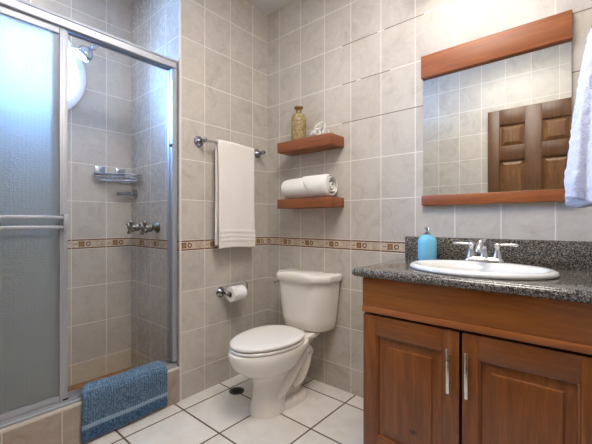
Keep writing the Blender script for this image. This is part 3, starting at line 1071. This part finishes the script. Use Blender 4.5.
# ------------------------------------------------------------------ vanity cabinet
CX0, CX1, CF = 1.101, 1.886, -0.53
t = thing('vanity_cabinet', 'reddish wooden vanity cabinet with two raised panel doors under the granite top', 'cabinet', (1.49, -0.27, 0))
bm = bmesh.new()
box(bm, CX0, CX0 + 0.018, CF + 0.021, -0.003, 0.0, 0.8235)
box(bm, CX1 - 0.018, CX1, CF + 0.021, -0.003, 0.0, 0.8235)
box(bm, CX0 + 0.018, CX1 - 0.018, CF + 0.06, -0.003, 0.09, 0.108)
box(bm, CX0 + 0.018, CX1 - 0.018, CF + 0.055, CF + 0.07, 0.0, 0.09)
box(bm, CX0 + 0.018, CX1 - 0.018, -0.012, -0.003, 0.108, 0.8235)
obj('carcass', bm, MAT['cab_wood_z'], t, smooth=False)
bm = bmesh.new()
box(bm, CX0 + 0.018, CX1 - 0.018, CF + 0.024, CF + 0.030, 0.108, 0.69)
obj('gap_shade_sheet', bm, MAT['shadow_wood'], t, smooth=False)  # dark sheet standing in for the shade seen through the door gaps
obj('fascia', B(CX0, CX1, CF, CF + 0.020, 0.682, 0.8235, bev=0.002), MAT['cab_wood_x'], t)
obj('fascia_bead', B(CX0 - 0.001, CX1 + 0.001, CF - 0.006, CF + 0.001, 0.678, 0.702, bev=0.0028), MAT['bead_wood'], t)


def cab_door(xa, xb, hinge_w, lock_w, hx, left):
    za, zb = 0.085, 0.668
    wl, wr = (hinge_w, lock_w) if left else (lock_w, hinge_w)
    rt, rb = 0.080, 0.085
    bm = bmesh.new()
    box(bm, xa, xa + wl, CF, CF + 0.020, za, zb, bev=0.003)
    box(bm, xb - wr, xb, CF, CF + 0.020, za, zb, bev=0.003)
    d = obj('cabinet_door', bm, MAT['cab_wood_z'], t)
    for (ra, rb_) in ((zb - rt, zb - 0.0002), (za, za + rb)):
        obj('door_rail', B(xa + wl - 0.0005, xb - wr + 0.0005, CF + 0.0004, CF + 0.020, ra, rb_, bev=0.0015), MAT['cab_wood_y'], d)
    # raised panel: groove, slope, field
    pa, pb, qa, qb = xa + wl, xb - wr, za + rb, zb - rt
    bm = bmesh.new()

    def rect(i, y):
        return [Vector((pa + i, y, qa + i)), Vector((pb - i, y, qa + i)), Vector((pb - i, y, qb - i)), Vector((pa + i, y, qb - i))]
    loft(bm, [rect(-0.002, CF + 0.018), rect(-0.002, CF + 0.008), rect(0.001, CF + 0.0015), rect(0.006, CF + 0.004), rect(0.008, CF + 0.011), rect(0.034, CF + 0.0075), rect(0.038, CF + 0.0065), rect(0.0405, CF + 0.0012), rect(0.044, CF + 0.0002)], True, True)
    obj('raised_panel', bm, MAT['cab_wood_z'], d, angle=18)
    bm = bmesh.new()
    y0_, hz0, hz1 = CF - 0.030, 0.452, 0.609
    box(bm, hx - 0.0055, hx + 0.0055, y0_, y0_ + 0.007, hz0, hz1, bev=0.0018)
    for z in (hz0 + 0.030, hz1 - 0.030):
        lathe(bm, [(0.0045, 0.0), (0.0045, 0.027)], (hx, CF + 0.001, z), (0, -1, 0), 12)
    obj('bar_handle', bm, MAT['nickel'], d)


cab_door(CX0 + 0.003, 1.4825, 0.060, 0.055, 1.452, True)
cab_door(1.4925, CX1 - 0.003, 0.072, 0.052, 1.512, False)

# countertop with a cut-out for the basin, rounded edge
TZ0, TZ1 = 0.824, 0.860
GX0, GX1, GF, GB = 1.066, RX - 0.001, -0.560, -0.001
SCX, SCY, SA, SB = 1.491, -0.305, 0.262, 0.205
t = thing('countertop', 'speckled grey granite countertop with backsplash on the vanity', 'countertop', (1.48, -0.28, TZ0))
bm = bmesh.new()


def slab_ring(inset, z, n=64):
    """rectangle outline sampled by direction from the basin centre, front and left edges inset"""
    xa, xb, ya, yb = GX0 + inset, GX1, GF + inset, GB
    angs = [math.atan2(y - SCY, x - SCX) for x in (xa, xb) for y in (ya, yb)]
    out = []
    for i in range(n):
        a = 2 * PI * i / n
        c_, s_ = math.cos(a), math.sin(a)
        k = min(((xb - SCX) if c_ > 0 else (SCX - xa)) / max(abs(c_), 1e-6), ((yb - SCY) if s_ > 0 else (SCY - ya)) / max(abs(s_), 1e-6))
        out.append(Vector((SCX + k * c_, SCY + k * s_, z)))
    for (x, y) in ((xa, ya), (xa, yb), (xb, ya), (xb, yb)):
        i = min(range(n), key=lambda q: (out[q] - Vector((x, y, z))).length)
        out[i] = Vector((x, y, z))
    return out


hole = lambda z: [Vector((SCX + (SA - 0.03) * math.cos(2 * PI * i / 64), SCY + (SB - 0.03) * math.sin(2 * PI * i / 64), z)) for i in range(64)]
hh = (TZ1 - TZ0) / 2
edge_rings = [slab_ring(hh - hh * math.cos(a), (TZ0 + TZ1) / 2 + hh * math.sin(a)) for a in [-PI / 2 + PI * i / 8 for i in range(9)]]
loft(bm, [hole(TZ0)] + edge_rings + [hole(TZ1), hole(TZ0)], False, False)
bmesh.ops.remove_doubles(bm, verts=bm.verts, dist=1e-5)
obj('slab', bm, MAT['granite'], t, angle=30)
obj('backsplash', B(1.074, GX1, -0.021, -0.001, TZ1 - 0.0005, 0.977, bev=0.002), MAT['granite'], t)

# oval drop-in basin
t = thing('sink_basin', 'white oval drop-in basin set into the granite countertop', 'sink', (SCX, SCY, TZ1))


def oval(a, b, z, dy=0.0, n=64):
    return [Vector((SCX + a * math.cos(2 * PI * i / n), SCY + dy + b * math.sin(2 * PI * i / n), z)) for i in range(n)]


bm = loft(bmesh.new(), [oval(SA - 0.004, SB - 0.004, TZ1 + 0.0005), oval(SA, SB, TZ1 + 0.004), oval(SA + 0.001, SB + 0.001, TZ1 + 0.010), oval(SA - 0.004, SB - 0.004, TZ1 + 0.017), oval(SA - 0.014, SB - 0.014, TZ1 + 0.0205), oval(SA - 0.026, SB - 0.030, TZ1 + 0.020, -0.006),
                        oval(SA - 0.036, SB - 0.050, TZ1 + 0.013, -0.016), oval(SA - 0.045, SB - 0.060, TZ1 - 0.008, -0.019), oval(SA - 0.062, SB - 0.074, TZ1 - 0.060, -0.019), oval(SA - 0.105, SB - 0.105, TZ1 - 0.110, -0.015), oval(0.09, 0.06, TZ1 - 0.133, -0.01), oval(0.024, 0.024, TZ1 - 0.138),
                        oval(0.024, 0.024, TZ1 - 0.150), oval(0.11, 0.08, TZ1 - 0.145, -0.01), oval(SA - 0.09, SB - 0.09, TZ1 - 0.120, -0.015), oval(SA - 0.045, SB - 0.055, TZ1 - 0.060, -0.015), oval(SA - 0.034, SB - 0.034, TZ1 - 0.008), oval(SA - 0.034, SB - 0.034, TZ1 + 0.0005), oval(SA - 0.004, SB - 0.004, TZ1 + 0.0005)], False, False)
bmesh.ops.remove_doubles(bm, verts=bm.verts, dist=1e-5)
obj('bowl', bm, MAT['porcelain_sink'], t, angle=70)
obj('drain_fitting', lathe(bmesh.new(), [(0.030, -0.139), (0.030, -0.135), (0.024, -0.133), (0.018, -0.136), (0.0, -0.1355)], (SCX, SCY - 0.005, TZ1), n=24), MAT['chrome'], t)

# faucet
FX, FYY, FZ = 1.479, -0.121, TZ1 + 0.0195
t = thing('faucet', 'brushed nickel two handle faucet at the back of the basin', 'faucet', (FX, FYY, FZ))
bm = bmesh.new()


def stadium(L, w, z, n=10):
    out = []
    for k in range(n + 1):
        a = -PI / 2 + PI * k / n
        out.append(Vector((FX + L + w * math.cos(a), FYY + w * math.sin(a), z)))
    for k in range(n + 1):
        a = PI / 2 + PI * k / n
        out.append(Vector((FX - L + w * math.cos(a), FYY + w * math.sin(a), z)))
    return out


loft(bm, [stadium(0.054, 0.027, FZ), stadium(0.054, 0.027, FZ + 0.006), stadium(0.053, 0.022, FZ + 0.014), stadium(0.052, 0.018, FZ + 0.020), stadium(0.050, 0.012, FZ + 0.022)])
obj('base_plate', bm, MAT['nickel'], t)
bm = lathe(bmesh.new(), [(0.019, 0.018), (0.017, 0.028), (0.013, 0.045), (0.0125, 0.060)], (FX, FYY, FZ), n=20)
tube(bm, smooth_path([(FX, FYY + 0.002, FZ + 0.050), (FX, FYY - 0.004, FZ + 0.074), (FX, FYY - 0.030, FZ + 0.088), (FX, FYY - 0.068, FZ + 0.084), (FX, FYY - 0.096, FZ + 0.066), (FX, FYY - 0.102, FZ + 0.050)], 5), [0.0135] * 18 + [0.0130, 0.0127, 0.0125, 0.0125, 0.013, 0.0142, 0.0142, 0.0142], 16)
obj('spout', bm, MAT['nickel'], t, angle=50)
obj('pop_up_knob', lathe(bmesh.new(), [(0.0035, 0.06), (0.0035, 0.092), (0.007, 0.094), (0.007, 0.102), (0.0, 0.104)], (FX, FYY + 0.022, FZ), n=14), MAT['nickel'], t)
for s in (-1, 1):
    xh = FX + s * 0.052
    bm = lathe(bmesh.new(), [(0.022, 0.010), (0.019, 0.024), (0.0135, 0.045), (0.0115, 0.062), (0.0145, 0.066), (0.0155, 0.072), (0.0135, 0.080), (0.006, 0.085), (0.0, 0.086)], (xh, FYY, FZ), n=22)
    tube(bm, [(xh + s * 0.006, FYY, FZ + 0.074), (xh + s * 0.022, FYY - 0.001, FZ + 0.077), (xh + s * 0.045, FYY - 0.003, FZ + 0.078), (xh + s * 0.072, FYY - 0.005, FZ + 0.077), (xh + s * 0.078, FYY - 0.005, FZ + 0.077)], [0.0075, 0.006, 0.0065, 0.0078, 0.004], 12)
    obj('lever_handle', bm, MAT['nickel'], t, angle=50)

# soap dispenser
sx, sy = 1.214, -0.078
t = thing('soap_dispenser', 'aqua blue soap dispenser with chrome pump on the countertop corner', 'soap dispenser', (sx, sy, TZ1))


def squircle(r, z, n=40, e=3.2):
    out = []
    for i in range(n):
        a = 2 * PI * i / n
        c_, s_ = math.cos(a), math.sin(a)
        k = (abs(c_) ** e + abs(s_) ** e) ** (-1 / e)
        p = Vector((c_ * k * r, s_ * k * r, 0))
        p.rotate(Matrix.Rotation(0.70, 3, 'Z'))
        out.append(Vector((sx + p.x, sy + p.y, z)))
    return out


bm = loft(bmesh.new(), [squircle(0.036, TZ1 + 0.0005), squircle(0.041, TZ1 + 0.004), squircle(0.042, TZ1 + 0.010), squircle(0.0415, TZ1 + 0.098), squircle(0.039, TZ1 + 0.110, e=2.8), squircle(0.032, TZ1 + 0.121, e=2.4), squircle(0.021, TZ1 + 0.129, e=2.1), squircle(0.014, TZ1 + 0.132, e=2)])
obj('bottle', bm, MAT['aqua'], t, angle=60)
bm = lathe(bmesh.new(), [(0.0165, 0.130), (0.0165, 0.140), (0.012, 0.143), (0.006, 0.144), (0.006, 0.156), (0.011, 0.158), (0.012, 0.166), (0.008, 0.170), (0.0, 0.171)], (sx, sy, TZ1), n=20)
tube(bm, [(sx, sy, TZ1 + 0.163), (sx + 0.010, sy - 0.016, TZ1 + 0.164), (sx + 0.018, sy - 0.030, TZ1 + 0.161), (sx + 0.020, sy - 0.034, TZ1 + 0.154)], [0.006, 0.0055, 0.005, 0.0045], 10)
obj('pump', bm, MAT['chrome'], t)

# ------------------------------------------------------------------ towel on a hook on the right wall
hy, hz = -0.50, 1.60
t = thing('wall_hook', 'chrome hook on the wall beside the mirror holding a thick white towel', 'hook', (RX, hy, hz))
bm = lathe(bmesh.new(), [(0.024, 0.0), (0.024, 0.006), (0.010, 0.010), (0.009, 0.030)], (RX, hy, hz), (-1, 0, 0), 20)
tube(bm, smooth_path([(RX - 0.028, hy, hz), (RX - 0.050, hy, hz - 0.010), (RX - 0.060, hy, hz + 0.012), (RX - 0.058, hy, hz + 0.030)], 5), 0.007, 10)
obj('hook_body', bm, MAT['chrome'], t)
rings = []
NR, NT = 64, 96
for i in range(NR + 1):
    f = i / NR
    z = 1.618 - f * (1.618 - 1.112)
    g_ = min(1.0, f / 0.9) ** 0.62
    rx = 0.012 + 0.046 * g_
    ry = 0.022 + 0.115 * g_
    xc = RX - 0.050 - 0.018 * g_
    row = []
    for j in range(NT):
        a = 2 * PI * j / NT
        fold = 1 + (0.10 * math.sin(a * 5 + 1.2) + 0.06 * math.sin(a * 9 + f * 2)) * g_
        nn = 0.004 * noise.noise(Vector((math.cos(a) * 3, math.sin(a) * 3, f * 9)) * 3.0) + 0.0022 * noise.noise(Vector((math.cos(a) * 20, math.sin(a) * 60, f * 150)))
        zb = z + (0.012 * math.sin(a * 2 + 0.6) * f)
        row.append(Vector((min(RX - 0.003, xc + (rx * fold + nn) * math.cos(a)), hy + (ry * fold + nn) * math.sin(a), zb)))
    rings.append(row)
bm = loft(bmesh.new(), rings)
o = obj('hanging_towel', bm, MAT['towel_cool'], None, angle=180, loc=(RX - 0.06, hy, 1.6))
tag(o, 'thick white terry towel hanging on the hook beside the mirror', 'towel')

# ------------------------------------------------------------------ bath mat over the curb
fz, tz = 0.020, 0.2370
prof = []
NV = 64
for i in range(NV + 1):
    prof.append((0.0165, fz + (0.205 - fz) * i / NV))
for i in range(1, 13):
    a = PI / 2 * i / 12
    prof.append((-0.0155 + 0.032 * math.cos(a), 0.205 + 0.0285 * math.sin(a)))
for i in range(1, 23):
    prof.append((-0.0155 - 0.052 * i / 22, tz + 0.001))
for i in range(1, 7):
    a = PI / 2 * i / 6
    prof.append((-0.0675 - 0.008 * math.sin(a), tz - 0.007 + 0.008 * math.cos(a)))
YA, YB = -1.248, -0.822
RIB = 0.0118


def mat_fn(x, y, z, s, v):
    rib = math.sin(2 * PI * y / RIB)
    nub = math.sin(2 * PI * s * 0.34 / 0.0105 + 2 * math.sin(y * 400) * 0.3)
    h = 0.0042 * rib + 0.0030 * nub + 0.0012 * noise.noise(Vector((y * 120, z * 120, x * 120)))
    edge = min(v, 1 - v)
    h -= 0.004 * max(0, 1 - edge / 0.02)
    top = x < 0.004 and z > 0.2
    y2 = y + (0.006 * (1 - v) * max(0, (z - 0.10)) / 0.14 if True else 0)
    if z > 0.222 and x < 0.0:
        return (x, y2 + 0.030 * min(1, -x / 0.07) * (1 - v) ** 2, z + h + 0.003 * math.sin(y * 19) + 0.003)
    return (x + h + 0.0025 * math.sin(y * 24 + 1) + 0.003, y2, z + 0.006 * (v - 0.5))


bm = drape(prof, YA, YB, 360, mat_fn)
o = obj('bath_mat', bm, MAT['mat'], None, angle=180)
solid(o, 0.008, 0)
tag(o, 'ribbed blue bath mat with a pale stripe draped over the shower curb', 'bath mat')
